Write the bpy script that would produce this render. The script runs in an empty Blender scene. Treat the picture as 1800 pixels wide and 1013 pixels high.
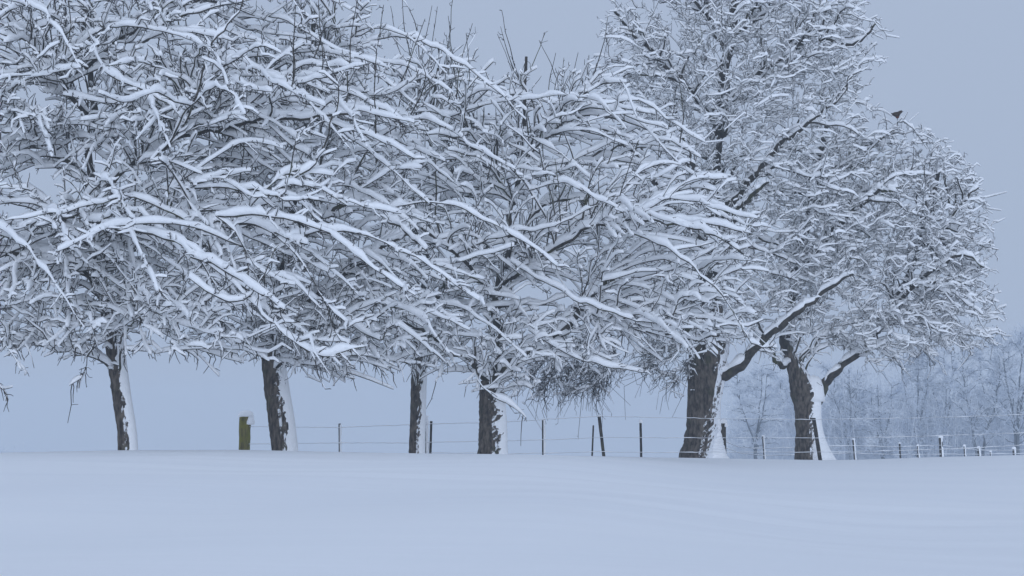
import bpy, math, random
import numpy as np
from mathutils import Vector

R = math.radians
random.seed(7)
rng = np.random.default_rng(11)
scene = bpy.context.scene
COL = scene.collection

# ------------------------------------------------------------------ camera
EYE = 1.6
FPX = 3000.0                       # focal length in pixels of the 1800 px wide photograph
HORIZON = 820.0                    # photograph row at eye level
PITCH = math.atan((HORIZON - 506.5) / FPX)
cam_data = bpy.data.cameras.new('camera')
cam_data.sensor_width = 36.0
cam_data.lens = 36.0 * FPX / 1800.0
cam_data.clip_start = 0.1
cam_data.clip_end = 3000.0
cam = bpy.data.objects.new('camera', cam_data)
cam.location = (0, 0, EYE)
cam.rotation_euler = (R(90) + PITCH, 0, 0)
COL.objects.link(cam)
scene.camera = cam

# ------------------------------------------------------------------ sky and light (heavy overcast)
SUN_EL, SUN_AZ = R(9), R(176)
world = bpy.data.worlds.new('World')
scene.world = world
world.use_nodes = True
nt = world.node_tree
nt.nodes.clear()
w_out = nt.nodes.new('ShaderNodeOutputWorld')
bg_over = nt.nodes.new('ShaderNodeBackground')
bg_sky = nt.nodes.new('ShaderNodeBackground')
add = nt.nodes.new('ShaderNodeAddShader')
sky = nt.nodes.new('ShaderNodeTexSky')
sky.sky_type = 'NISHITA'
sky.sun_disc = False
sky.sun_elevation = SUN_EL
sky.sun_rotation = SUN_AZ
sky.dust_density = 4.0
bg_sky.inputs['Strength'].default_value = 0.006
nt.links.new(sky.outputs['Color'], bg_sky.inputs['Color'])
tc = nt.nodes.new('ShaderNodeTexCoord')
sep = nt.nodes.new('ShaderNodeSeparateXYZ')
nt.links.new(tc.outputs['Generated'], sep.inputs[0])
mr = nt.nodes.new('ShaderNodeMapRange')          # CIE-like overcast dome: brighter towards the zenith
mr.inputs['From Min'].default_value = 0.0
mr.inputs['From Max'].default_value = 1.0
mr.inputs['To Min'].default_value = 1.0
mr.inputs['To Max'].default_value = 1.29
nt.links.new(sep.outputs['Z'], mr.inputs['Value'])
bg_over.inputs['Color'].default_value = (0.361, 0.430, 0.564, 1)
nt.links.new(mr.outputs['Result'], bg_over.inputs['Strength'])
nt.links.new(bg_over.outputs[0], add.inputs[0])
nt.links.new(bg_sky.outputs[0], add.inputs[1])
nt.links.new(add.outputs[0], w_out.inputs['Surface'])

sun_data = bpy.data.lights.new('sun', 'SUN')
sun_data.energy = 1.2
sun_data.angle = R(35)
sun_data.color = (0.67, 0.79, 1.0)
sun = bpy.data.objects.new('sun', sun_data)
sun.rotation_euler = (R(90) - SUN_EL, 0, R(180) - SUN_AZ)
sun.location = (0, 0, 60)
COL.objects.link(sun)

vs = scene.view_settings
scene.display_settings.display_device = 'sRGB'
vs.view_transform = 'Standard'
vs.look = 'None'
vs.exposure = 0.0
vs.gamma = 1.0
vs.use_curve_mapping = False
cy = scene.cycles
cy.max_bounces = 20
cy.diffuse_bounces = 12
cy.glossy_bounces = 2
cy.transmission_bounces = 12
cy.transparent_max_bounces = 4
cy.volume_bounces = 2
cy.use_adaptive_sampling = True
cy.use_denoising = True

# ------------------------------------------------------------------ helpers
CP, SP = math.cos(PITCH), math.sin(PITCH)
def P(px, py, D):
    """the point at world distance D (along Y) that stands where the photograph shows (px, py)"""
    x = (px - 900.0) / FPX
    v = (506.5 - py) / FPX
    y = CP - v * SP
    z = SP + v * CP
    k = D / y
    return np.array([x * k, D, EYE + z * k])
def proj(p):
    p = np.asarray(p, float)
    x = p[..., 0]; y = p[..., 1]; z = p[..., 2] - EYE
    d = y * CP + z * SP
    v = -y * SP + z * CP
    return 900 + FPX * x / d, 506.5 - FPX * v / d

def tag(o, label=None, cat=None, group=None, kind=None):
    if label: o['label'] = label
    if cat: o['category'] = cat
    if group: o['group'] = group
    if kind: o['kind'] = kind
    return o
def empty(name, loc):
    o = bpy.data.objects.new(name, None)
    o.empty_display_size = 0.3
    o.location = loc
    COL.objects.link(o)
    return o

class Geo:
    """collects vertex and face arrays, then links them as ONE mesh object"""
    def __init__(s): s.v = []; s.f = []; s.n = 0
    def add(s, v, f):
        s.v.append(v); s.f.append(f + s.n); s.n += len(v)
    def build(s, name, mat, parent=None, smooth=True, origin=None):
        if not s.v: return None
        v = np.concatenate(s.v).astype(np.float32)
        quads = [f for f in s.f if f.shape[1] == 4]
        tris = [f for f in s.f if f.shape[1] == 3]
        loops = []; starts = []; pos = 0
        for group, k in ((quads, 4), (tris, 3)):
            if group:
                a = np.concatenate(group)
                loops.append(a.ravel())
                starts.append(pos + k * np.arange(len(a)))
                pos += k * len(a)
        loops = np.concatenate(loops).astype(np.int32); starts = np.concatenate(starts).astype(np.int32)
        if parent is not None and origin is None:
            v = v - np.array(parent_world(parent), np.float32)
        elif origin is not None:
            v = v - np.array(origin, np.float32)
        me = bpy.data.meshes.new(name)
        me.vertices.add(len(v)); me.vertices.foreach_set('co', v.ravel())
        me.loops.add(len(loops)); me.loops.foreach_set('vertex_index', loops)
        me.polygons.add(len(starts)); me.polygons.foreach_set('loop_start', starts)
        me.update(calc_edges=True)
        me.polygons.foreach_set('use_smooth', np.full(len(starts), smooth, dtype=bool))
        me.materials.append(mat)
        me.validate()
        o = bpy.data.objects.new(name, me)
        COL.objects.link(o)
        if parent is not None: o.parent = parent
        if origin is not None and parent is None: o.location = origin
        return o
def parent_world(o):
    p = Vector((0, 0, 0))
    while o is not None:
        p += o.location; o = o.parent
    return p

def norm(a):
    return a / np.maximum(np.linalg.norm(a, axis=-1, keepdims=True), 1e-9)

def tangents(pts):
    return norm(np.gradient(pts, axis=-2))

def grid_faces(N, K, S, closed):
    """quads of N strips of K rings with S points each"""
    cols = S if closed else S - 1
    i = np.arange(N)[:, None, None] * (K * S)
    k = np.arange(K - 1)[None, :, None] * S
    s = np.arange(cols)[None, None, :]
    s2 = (s + 1) % S
    a = i + k + s; b = i + k + s2; c = i + k + S + s2; d = i + k + S + s
    return np.stack(np.broadcast_arrays(a, b, c, d), -1).reshape(-1, 4)

def tubes(geo, pts, rad, S, lumps=0.0):
    """bark: N tubes of K rings, S sides"""
    N, K, _ = pts.shape
    t = tangents(pts)
    chord = norm(pts[:, -1] - pts[:, 0])
    ax = np.argmin(np.abs(chord), axis=1)
    ref = np.eye(3)[ax][:, None, :]
    s = norm(np.cross(t, ref)); u = np.cross(s, t)
    a = np.arange(S) * 2 * np.pi / S
    rr = rad[:, :, None] * np.ones(S)
    if lumps: rr = rr * (1 + lumps * rng.normal(size=rr.shape))
    v = pts[:, :, None, :] + rr[..., None] * (np.cos(a)[:, None] * s[:, :, None, :] + np.sin(a)[:, None] * u[:, :, None, :])
    geo.add(v.reshape(-1, 3), grid_faces(N, K, S, True))

def smooth_noise(N, K, scale=1.0):
    n = rng.normal(size=(N, K + 2))
    return (n[:, :-2] + 2 * n[:, 1:-1] + n[:, 2:]) / 2.45 * scale

def snowcap(geo, pts, rad, amount, fine):
    """snow lying along the top of N branches; thin on steep ones, heaped on level ones"""
    N, K, _ = pts.shape
    t = tangents(pts)
    ch = np.sqrt(np.clip(1 - t[..., 2] ** 2, 0, 1))
    f = np.clip((ch - 0.42) / 0.43, 0, 1); f = f * f * (3 - 2 * f)
    H = amount * (0.022 + 0.092 * rad / (rad + 0.007))
    if fine: H = H * 0.62
    n = np.clip(1 + smooth_noise(N, K, 0.27), 0.3, 1.6)
    big = smooth_noise(N, K)
    gap = np.where(big > 1.6, 0.18, 1.0)
    h = H * f * n * gap
    h[:, -1] *= 0.7
    if K > 3: h[:, 0] *= 0.75
    hor = np.stack([t[..., 1], -t[..., 0], np.zeros_like(ch)], -1)
    side = norm(hor)
    on = np.clip(h / (0.35 * rad + 0.006), 0, 1)
    w = (rad * 0.95 + (0.28 if fine else 0.27) * h) * (0.25 + 0.75 * on)
    up = np.zeros(3); up[2] = 1
    if fine:
        prof = [(-0.95, 0.05), (-0.62, 0.85), (0.62, 0.85), (0.95, 0.05)]
    else:
        prof = [(-0.90, 0.02), (-0.80, 0.66), (0.0, 1.04), (0.80, 0.66), (0.90, 0.02)]
    S = len(prof)
    A = np.array([p[0] for p in prof]); B = np.array([p[1] for p in prof])
    jit = 1 + 0.06 * rng.normal(size=(N, K, S))
    base = pts + up * (rad * 0.38)[..., None]
    v = base[:, :, None, :] + side[:, :, None, :] * (w[..., None] * A * jit)[..., None] + up * ((h + rad * 0.55 * on)[..., None] * B * jit)[..., None]
    geo.add(v.reshape(-1, 3), grid_faces(N, K, S, True))
    if not fine:                                         # close the far end
        last = (np.arange(N)[:, None] * K * S + (K - 1) * S + np.arange(S)[None]) + geo.n - N * K * S
        geo.f.append(np.stack([last[:, 0], last[:, 1], last[:, 3], last[:, 4]], -1))
        geo.f.append(np.stack([last[:, 1], last[:, 2], last[:, 3]], -1))

def catmull(ctrl, n):
    c = np.asarray(ctrl, float)
    if len(c) == 2:
        return c[0] + (c[1] - c[0]) * np.linspace(0, 1, n)[:, None]
    c = np.vstack([2 * c[0] - c[1], c, 2 * c[-1] - c[-2]])
    m = len(c) - 3
    u = np.linspace(0, m - 1e-6, n); i = u.astype(int); f = (u - i)[:, None]
    p0, p1, p2, p3 = c[i], c[i + 1], c[i + 2], c[i + 3]
    return 0.5 * (2 * p1 + (p2 - p0) * f + (2 * p0 - 5 * p1 + 4 * p2 - p3) * f ** 2 + (3 * p1 - p0 - 3 * p2 + p3) * f ** 3)

# ------------------------------------------------------------------ materials
def principled(name, color, rough=0.9):
    m = bpy.data.materials.new(name)
    m.use_nodes = True
    b = m.node_tree.nodes['Principled BSDF']
    b.inputs['Base Color'].default_value = (*color, 1)
    b.inputs['Roughness'].default_value = rough
    b.inputs['Specular IOR Level'].default_value = 0.15
    return m, m.node_tree, b
def noisy(name, c1, c2, scale, rough=0.9, bump=0.0, bscale=None, stretch=(1, 1, 1), c3=None, s3=1.0, t3=(0.5, 0.62)):
    m, t, b = principled(name, c1, rough)
    tcn = t.nodes.new('ShaderNodeTexCoord')
    mp = t.nodes.new('ShaderNodeMapping'); mp.inputs['Scale'].default_value = stretch
    t.links.new(tcn.outputs['Object'], mp.inputs['Vector'])
    n = t.nodes.new('ShaderNodeTexNoise'); n.inputs['Scale'].default_value = scale; n.inputs['Detail'].default_value = 6
    t.links.new(mp.outputs[0], n.inputs['Vector'])
    r = t.nodes.new('ShaderNodeValToRGB')
    r.color_ramp.elements[0].position = 0.35; r.color_ramp.elements[0].color = (*c1, 1)
    r.color_ramp.elements[1].position = 0.68; r.color_ramp.elements[1].color = (*c2, 1)
    t.links.new(n.outputs['Fac'], r.inputs['Fac'])
    out = r.outputs['Color']
    if c3:
        n3 = t.nodes.new('ShaderNodeTexNoise'); n3.inputs['Scale'].default_value = s3; n3.inputs['Detail'].default_value = 4
        t.links.new(tcn.outputs['Object'], n3.inputs['Vector'])
        r3 = t.nodes.new('ShaderNodeMapRange'); r3.inputs['From Min'].default_value = t3[0]; r3.inputs['From Max'].default_value = t3[1]
        t.links.new(n3.outputs['Fac'], r3.inputs['Value'])
        mx = t.nodes.new('ShaderNodeMix'); mx.data_type = 'RGBA'
        t.links.new(r3.outputs['Result'], mx.inputs['Factor'])
        t.links.new(out, mx.inputs['A']); mx.inputs['B'].default_value = (*c3, 1)
        out = mx.outputs['Result']
    t.links.new(out, b.inputs['Base Color'])
    if bump:
        nb = t.nodes.new('ShaderNodeTexNoise'); nb.inputs['Scale'].default_value = bscale or scale; nb.inputs['Detail'].default_value = 5
        t.links.new(mp.outputs[0], nb.inputs['Vector'])
        bp = t.nodes.new('ShaderNodeBump'); bp.inputs['Strength'].default_value = bump; bp.inputs['Distance'].default_value = 0.03
        t.links.new(nb.outputs['Fac'], bp.inputs['Height'])
        t.links.new(bp.outputs['Normal'], b.inputs['Normal'])
    return m

M_SNOW = noisy('snow', (0.965, 0.968, 0.972), (0.98, 0.981, 0.983), 5.0, 0.85, 0.5, 22.0)
def thin_snow(m, amount):
    t = m.node_tree; b = t.nodes['Principled BSDF']; o = t.nodes['Material Output']
    tr = t.nodes.new('ShaderNodeBsdfTranslucent'); tr.inputs['Color'].default_value = (0.95, 0.965, 0.98, 1)
    mx = t.nodes.new('ShaderNodeMixShader'); mx.inputs['Fac'].default_value = amount
    t.links.new(b.outputs[0], mx.inputs[1]); t.links.new(tr.outputs[0], mx.inputs[2]); t.links.new(mx.outputs[0], o.inputs['Surface'])
# (solid snow: no translucency)
M_GROUND = noisy('snow_field', (0.90, 0.91, 0.925), (0.93, 0.937, 0.945), 0.5, 0.8, 0.45, 1.6, stretch=(0.25, 1.8, 1.0))
M_BARK = noisy('bark', (0.034, 0.028, 0.025), (0.165, 0.138, 0.112), 11.0, 0.95, 1.0, 18.0, stretch=(1.6, 1.6, 0.6), c3=(0.075, 0.080, 0.045), s3=2.2, t3=(0.56, 0.75))
M_LIMB = noisy('limb_bark', (0.030, 0.027, 0.024), (0.085, 0.073, 0.058), 8.0, 0.95, 0.4, 20.0, c3=(0.080, 0.085, 0.035), s3=1.6, t3=(0.55, 0.72))
M_TWIG = noisy('twig_bark', (0.035, 0.032, 0.032), (0.080, 0.068, 0.058), 6.0, 0.9)
def wind_snow(m):
    """snow caught in the bark ridges where the trunk turns into the wind"""
    t = m.node_tree; b = t.nodes['Principled BSDF']
    src = b.inputs['Base Color'].links[0].from_socket
    ge = t.nodes.new('ShaderNodeNewGeometry')
    dp = t.nodes.new('ShaderNodeVectorMath'); dp.operation = 'DOT_PRODUCT'; dp.inputs[1].default_value = (0.98, 0.15, 0.1)
    t.links.new(ge.outputs['True Normal'], dp.inputs[0])
    n = t.nodes.new('ShaderNodeTexNoise'); n.inputs['Scale'].default_value = 13.0; n.inputs['Detail'].default_value = 5; n.inputs['Roughness'].default_value = 0.65
    tcn = t.nodes.new('ShaderNodeTexCoord'); t.links.new(tcn.outputs['Object'], n.inputs['Vector'])
    ma = t.nodes.new('ShaderNodeMath'); ma.operation = 'MULTIPLY_ADD'; ma.inputs[1].default_value = 1.5
    t.links.new(n.outputs['Fac'], ma.inputs[0]); t.links.new(dp.outputs['Value'], ma.inputs[2])
    mr = t.nodes.new('ShaderNodeMapRange'); mr.inputs['From Min'].default_value = 1.02; mr.inputs['From Max'].default_value = 1.2
    t.links.new(ma.outputs[0], mr.inputs['Value'])
    mx = t.nodes.new('ShaderNodeMix'); mx.data_type = 'RGBA'
    t.links.new(mr.outputs['Result'], mx.inputs['Factor']); t.links.new(src, mx.inputs['A']); mx.inputs['B'].default_value = (0.90, 0.91, 0.93, 1)
    t.links.new(mx.outputs['Result'], b.inputs['Base Color'])
wind_snow(M_BARK)
M_POST = noisy('mossy_post_wood', (0.085, 0.075, 0.028), (0.22, 0.185, 0.055), 7.0, 0.9, 0.5, 24.0, stretch=(3, 3, 0.4), c3=(0.19, 0.18, 0.025), s3=5.0, t3=(0.45, 0.6))
M_STAKE = noisy('weathered_stake', (0.030, 0.028, 0.028), (0.075, 0.066, 0.055), 10.0, 0.9, 0.3, 20.0)
M_WIRE = noisy('wire_metal', (0.10, 0.11, 0.13), (0.17, 0.18, 0.20), 12.0, 0.6)
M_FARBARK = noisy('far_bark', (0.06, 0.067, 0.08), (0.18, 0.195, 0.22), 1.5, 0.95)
M_FROST = noisy('frosted_twigs', (0.52, 0.57, 0.66), (0.96, 0.97, 0.975), 0.55, 0.9)  # snow clumps over barer twigs; bluish shade is painted into the darker tone

# ------------------------------------------------------------------ ground: a snow field rising to a low crest
CREST_PX = [-3000, -600, 0, 225, 430, 600, 740, 900, 1130, 1250, 1430, 1500, 1650, 1800, 2400, 4000]
CREST_PY = [800, 800, 797, 792.5, 791.5, 795, 797.5, 799, 804, 806, 809, 808.5, 803.5, 800, 796, 796]
def sstep(a, b, x):
    t = np.clip((x - a) / (b - a), 0, 1)
    return t * t * (3 - 2 * t)
def terrain(X, Y):
    X = np.asarray(X, float); Y = np.asarray(Y, float)
    yc = 27.0 + 11.0 * sstep(0.0, 4.0, X)
    px = 900 + FPX * X / yc
    py = np.interp(px, CREST_PX, CREST_PY)
    zc = EYE + (HORIZON - py) / FPX * yc
    s = np.clip(Y / yc, -2, 1)
    before = zc * (1 - np.power(np.clip(1 - s, 0, 3), 1.55))
    fall = sstep(yc + 4, 75, Y)
    after = zc - 0.02 * np.clip((Y - yc) / 4, 0, 1) - 1.6 * fall
    far = np.where(Y > 75, 0.0, 0.0)
    z = np.where(Y <= yc, np.where(Y < 0, zc * (-0.05 * np.clip(-Y, 0, 40) / 10), before), after + far)
    z = z + 0.035 * np.sin(X * 0.55 + 0.3 * Y) * np.sin(Y * 0.32 + 1.0) * (1 - sstep(20, 27, Y)) + 0.02 * np.sin(X * 1.3 - Y * 0.9 + 2) * (1 - sstep(19, 26, Y))
    z = z + (0.010 * np.sin(Y * 5.1 + 0.6 * np.sin(X * 0.7) + 0.35 * X) + 0.008 * np.sin(Y * 8.7 - 0.5 * X + 1.4 * np.sin(X * 0.45 + 1))) * (1 - sstep(22, 30, Y)) * (0.5 + 0.5 * np.sin(X * 0.33 + Y * 0.41))
    return z
def axis(a, b, fine_a, fine_b, step, grow):
    out = list(np.arange(fine_a, fine_b, step)); d = step; x = out[-1]
    while x < b: d *= grow; x += d; out.append(min(x, b))
    d = step; x = fine_a
    while x > a: d *= grow; x -= d; out.insert(0, max(x, a))
    return np.array(out)
gx = axis(-330, 330, -16, 16, 0.22, 1.15)
gy = axis(-45, 340, 4, 46, 0.22, 1.15)
GX, GY = np.meshgrid(gx, gy)
GZ = terrain(GX, GY)
g = Geo()
g.add(np.stack([GX, GY, GZ], -1).reshape(-1, 3), grid_faces(1, len(gy), len(gx), False)[:, ::-1])
ground = g.build('snow_ground', M_GROUND)
tag(ground, kind='structure')

# ------------------------------------------------------------------ trees
DENS, DENS2, DENS4 = 0.9, 1.5, 0.75
def dome(geo, c, rx, ry, h, S=12, n=6, seed=0, sag=0.0):
    r = np.random.default_rng(seed)
    th = np.linspace(0, np.pi / 2 * 0.98, n); a = np.arange(S) * 2 * np.pi / S
    rr = np.cos(th) ** 0.7
    v = np.stack([c[0] + rx * rr[:, None] * np.cos(a) * (1 + 0.06 * r.normal(size=(n, S))), c[1] + ry * rr[:, None] * np.sin(a), c[2] - sag * rr[:, None] + h * np.sin(th)[:, None] * np.ones(S)], -1)
    low = v[0].copy(); low[:, :2] = c[:2] + (low[:, :2] - np.array(c[:2])) * 0.6; low[:, 2] = c[2] - sag - 0.01
    v = np.concatenate([low[None], v])
    geo.add(v.reshape(-1, 3), grid_faces(1, n + 1, S, True))
    m = len(v.reshape(-1, 3))
    geo.f.append(np.array([[geo.n - S + i, geo.n - S + (i + 1) % S, geo.n - S + (i + 2) % S] for i in range(0, S - 2)]))
class Tree:
    def __init__(s, name, label, group, seed, base, snow=1.0, droop=-0.25, upbias=0.25, twig_len=0.22, twig_gap=0.11, crinkle=0.18, bare=0.14, spursnow=0.0, curl=0.28, clump=1.0, tr=1.15, lk=0.72):
        s.tr = tr; s.lk = lk
        s.curl = curl; s.clump = clump
        s.bare = bare; s.spursnow = spursnow
        global rng
        s.rng = np.random.default_rng(seed)
        rng = s.rng
        s.root = empty(name, base); tag(s.root, label, 'tree', group)
        s.snow = snow; s.droop = droop; s.upbias = upbias; s.twig_len = twig_len; s.twig_gap = twig_gap; s.crinkle = crinkle
        s.pos = np.zeros((160000, 3)); s.dir = np.zeros((160000, 3)); s.rad = np.zeros(160000); s.path = np.zeros(160000); s.own = np.zeros(160000, int); s.ordr = np.zeros(160000, int); s.n = 0
        s.branches = []                 # (pts, rad, owner, order)
        s.owners = []                   # name of each limb part
        s.env = []
    def nodes(s, pts, rad, own, order, path0):
        k = len(pts); a = s.n
        s.pos[a:a + k] = pts; s.dir[a:a + k] = tangents(pts); s.rad[a:a + k] = rad
        seg = np.concatenate([[0], np.cumsum(np.linalg.norm(np.diff(pts, axis=0), axis=1))])
        s.path[a:a + k] = path0 + seg; s.own[a:a + k] = own; s.ordr[a:a + k] = order
        s.n += k
    def trunk(s, rows, D, lean=0.0, snow_az=0.0, snow_half=80, thick=0.035, skirt=0.0, skirt_h=1.2, snow_top=None, snow_from=None, flare=0.0):
        """rows of (py, px left, px right) down the trunk; bark tube plus a shell of driven snow on its windward side"""
        c = np.array([P((l + r) / 2, py, D) for py, l, r in rows]); w = np.array([(r - l) / 2 * D / FPX for py, l, r in rows])
        c = c[::-1]; w = w[::-1]                                    # from the ground up
        c[0, 2] -= 0.25
        n = 46
        pts = catmull(c, n); rad = np.interp(np.linspace(0, len(w) - 1, n), np.arange(len(w)), w)
        S = 28
        a = np.arange(S) * 2 * np.pi / S
        hgt = pts[:, 2] - pts[0, 2]
        ridge = 1 + 0.035 * np.sin(a * 7 + 1.3)[None] * np.sin(hgt * 2.3)[:, None] + 0.03 * s.rng.normal(size=(n, S)) + 0.05 * np.sin(a * 3 + hgt[:, None] * 1.7)
        ridge *= 1 + flare * np.exp(-hgt / 0.25)[:, None] * (1 + 0.5 * np.sin(a * 4 + 0.6))[None]
        v = pts[:, None, :] + (rad[:, None] * ridge)[..., None] * np.stack([np.cos(a), np.sin(a), np.zeros(S)], -1)[None]
        g = Geo(); g.add(v.reshape(-1, 3), grid_faces(1, n, S, True))
        tr = g.build('trunk', M_BARK, s.root)
        s.nodes(pts[n // 2:], rad[n // 2:], -1, 0, 0.0)
        # driven snow
        n2, C = 120, 22
        top = len(pts) - 1 if snow_top is None else int(snow_top * (n - 1))
        f = np.linspace(0, top, n2)
        i = np.clip(f.astype(int), 0, n - 2); fr = (f - i)[:, None]
        p2 = pts[i] * (1 - fr) + pts[i + 1] * fr; r2 = np.interp(f, np.arange(n), rad)
        h2 = p2[:, 2] - pts[0, 2] - 0.25
        az = np.radians(snow_az)
        rag = np.convolve(s.rng.normal(size=n2 + 14), np.ones(7) / 2.6, 'same')[7:-7] + 0.5 * np.convolve(s.rng.normal(size=n2 + 4), np.ones(3) / 1.7, 'same')[2:-2]
        half_l = np.radians(snow_half) * (1 + 0.085 * rag)
        half_r = np.radians(95) * np.ones(n2)
        if snow_from is not None:
            grow = np.clip((h2.max() - h2) / (h2.max() * (1 - snow_from)), 0.03, 1)
        q = np.linspace(-1, 1, C)
        ang = az + np.where(q[None] < 0, q[None] * half_l[:, None], q[None] * half_r[:, None])
        bell = np.sqrt(np.clip(1 - q ** 2, 0, 1))[None]
        th = thick * (0.85 + 0.15 * np.abs(smooth_noise(n2, C, 0.8)))
        th = th + skirt * np.clip(1 - h2 / skirt_h, 0, 1)[:, None] ** 2.2
        taper = np.clip((f[-1] - f) / 4 + 0.15, 0, 1)[:, None]
        rr = r2[:, None] * 1.02 + th * bell * taper - 0.02 * (1 - bell)
        v = p2[:, None, :] + rr[..., None] * np.stack([np.cos(ang), np.sin(ang), np.zeros_like(ang)], -1)
        g = Geo(); g.add(v.reshape(-1, 3), grid_faces(1, n2, C, False))
        g.build('trunk_snow', M_SNOW, tr)
        s.top = pts[-1]; s.toprad = rad[-1]
    def curve(s, ctrl, order, own, r0, r1, path0=0.0, wig=None):
        ctrl = np.asarray(ctrl, float)
        L = np.linalg.norm(np.diff(ctrl, axis=0), axis=1).sum()
        K = int(np.clip(round(L / (0.10 if order <= 1 else 0.13 if order == 2 else 0.155)), 4, 44))
        for kk in (4, 5, 6, 8, 10, 12, 15, 18, 22, 27, 33, 44):
            if kk >= K: K = kk; break
        pts = catmull(ctrl, K)
        wig = s.crinkle if wig is None else wig
        wn = s.rng.normal(size=(K, 3)); wn = (wn + np.roll(wn, 1, 0)) * 0.5
        walk = np.cumsum(wn, 0); walk -= np.linspace(0, 1, K)[:, None] * walk[-1]
        env = np.sin(np.linspace(0, np.pi, K))[:, None] ** 0.5
        pts = pts + env * (walk * wig * 0.055 + wn * wig * 0.04)
        rad = r0 + (r1 - r0) * np.linspace(0, 1, K) ** 0.8
        s.branches.append((pts, rad, own, order))
        s.nodes(pts, rad, own, order, path0)
        return pts
    def fork_snow(s, px, py, D, rx, h):
        c = P(px, py, D); g = Geo(); dome(g, c, rx, rx * 0.8, h, seed=4)
        g.build('fork_snow', M_SNOW, s.root)
    def limb(s, pix, r0, r1, wig=0.45):
        """a scaffold limb drawn through (px, py, distance) points"""
        own = len(s.owners); s.owners.append('limb')
        s.curve([P(*p) for p in pix], 1, own, r0 * s.lk, r1, 1.0, wig)
    def lobe(s, px, py, D, rx, rdepth, ry, weight=1.0):
        s.env.append((P(px, py, D), np.array([rx * D / FPX, rdepth, ry * D / FPX]), weight))
    def sample(s, n, shell=0.0, only=None):
        w = np.array([np.prod(e[1]) * e[2] * (only is None or k in only) for k, e in enumerate(s.env)]); w /= w.sum()
        out = []
        while len(out) < n:
            e = s.env[s.rng.choice(len(w), p=w)]
            d = norm(s.rng.normal(size=3)); r = s.rng.uniform(shell ** 3, 1) ** (1 / 3)
            if d[1] > 0 and s.rng.random() < 0.6: d[1] = -d[1]
            p = e[0] + d * r * e[1]
            x, y = proj(p)
            if -130 < x < 1850 and -140 < y < 700: out.append(p)
        return np.array(out)
    def fill(s, n, order, maxL, kpath, shell=0.0, own_new=False, minL=0.25, max_order=9, rk=(0.008, 0.009), r1=0.006, droop=None, outer=False, only=None):
        T = s.sample(int(n * (DENS2 if order == 2 else DENS if order != 4 or s.lk > 0.75 else DENS4)), shell, only)
        ctr = s.top
        dd = np.linalg.norm((T - ctr) * np.array([1, 1, 0.8]), axis=1)
        T = T[np.argsort(-dd if outer else dd)]
        droop = s.droop if droop is None else droop
        for t in T:
            pos = s.pos[:s.n]
            dv = t - pos; d = np.linalg.norm(dv, axis=1)
            ang = (dv * s.dir[:s.n]).sum(1) / np.maximum(d, 1e-6)
            ow = (t - ctr) * np.array([1, 1, 0.32]); ow = ow / max(np.linalg.norm(ow), 0.3)
            flow = (dv @ ow) / np.maximum(d, 1e-6)
            cost = d * (1 + 0.7 * np.maximum(0, 0.35 - ang) + 1.3 * np.maximum(0, 0.8 - flow)) + kpath * s.path[:s.n]
            cost = cost + 100 * (s.ordr[:s.n] > max_order) + 100 * (s.rad[:s.n] < 0.0055) + 100 * (d < minL)
            i = int(np.argmin(cost))
            if cost[i] > 90: continue
            L = d[i]
            if L > maxL: t = pos[i] + dv[i] / L * maxL * s.rng.uniform(0.75, 1); L = np.linalg.norm(t - pos[i])
            p0 = pos[i].copy(); to = (t - p0) / L
            hz = to * np.array([1, 1, 0]); hz = hz / max(np.linalg.norm(hz), 0.2)
            d0 = norm(0.45 * s.dir[i] + 0.65 * to + np.array([0, 0, 0.28]))
            oh = ow * np.array([1, 1, 0]); oh = oh / max(np.linalg.norm(oh), 0.2)
            e = norm(0.45 * hz + 0.75 * oh + np.array([0, 0, droop + 0.30 * s.rng.normal()]) + 0.4 * to)
            q = np.linspace(0, 1, 5)[:, None]
            b = (1 - q) ** 3 * p0 + 3 * (1 - q) ** 2 * q * (p0 + d0 * L * 0.36) + 3 * (1 - q) * q ** 2 * (t - e * L * 0.34) + q ** 3 * t
            own = s.own[i]
            if own_new or own < 0:
                own = len(s.owners); s.owners.append('bough')
            r0 = min(rk[0] + rk[1] * L, s.rad[i] * 0.85)
            s.curve(b, order, own, max(r0, 0.006), r1, s.path[i])
    def shoots(s, n, lo=0.7, hi=2.2, zmin=0.35):
        """straight upright water shoots standing out of the crown"""
        idx = np.where((s.ordr[:s.n] >= 1) & (s.rad[:s.n] < 0.05) & (s.rad[:s.n] > 0.007))[0]
        z = s.pos[idx, 2]
        idx = idx[z > z.min() + zmin * (z.max() - z.min())]
        for i in s.rng.choice(idx, n):
            own = len(s.owners); s.owners.append('water_shoot')
            L = s.rng.uniform(lo, hi); p0 = s.pos[i].copy()
            lean = s.rng.normal(size=3) * 0.22; lean[2] = 1; lean = norm(lean)
            bend = s.rng.normal(size=3) * 0.12 * L
            s.curve([p0, p0 + lean * L * 0.5 + bend * 0.5 - np.array([0, 0, 0.03]), p0 + lean * L + bend * 0.1], 3, own, 0.012, 0.005, 99, 0.15)
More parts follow.
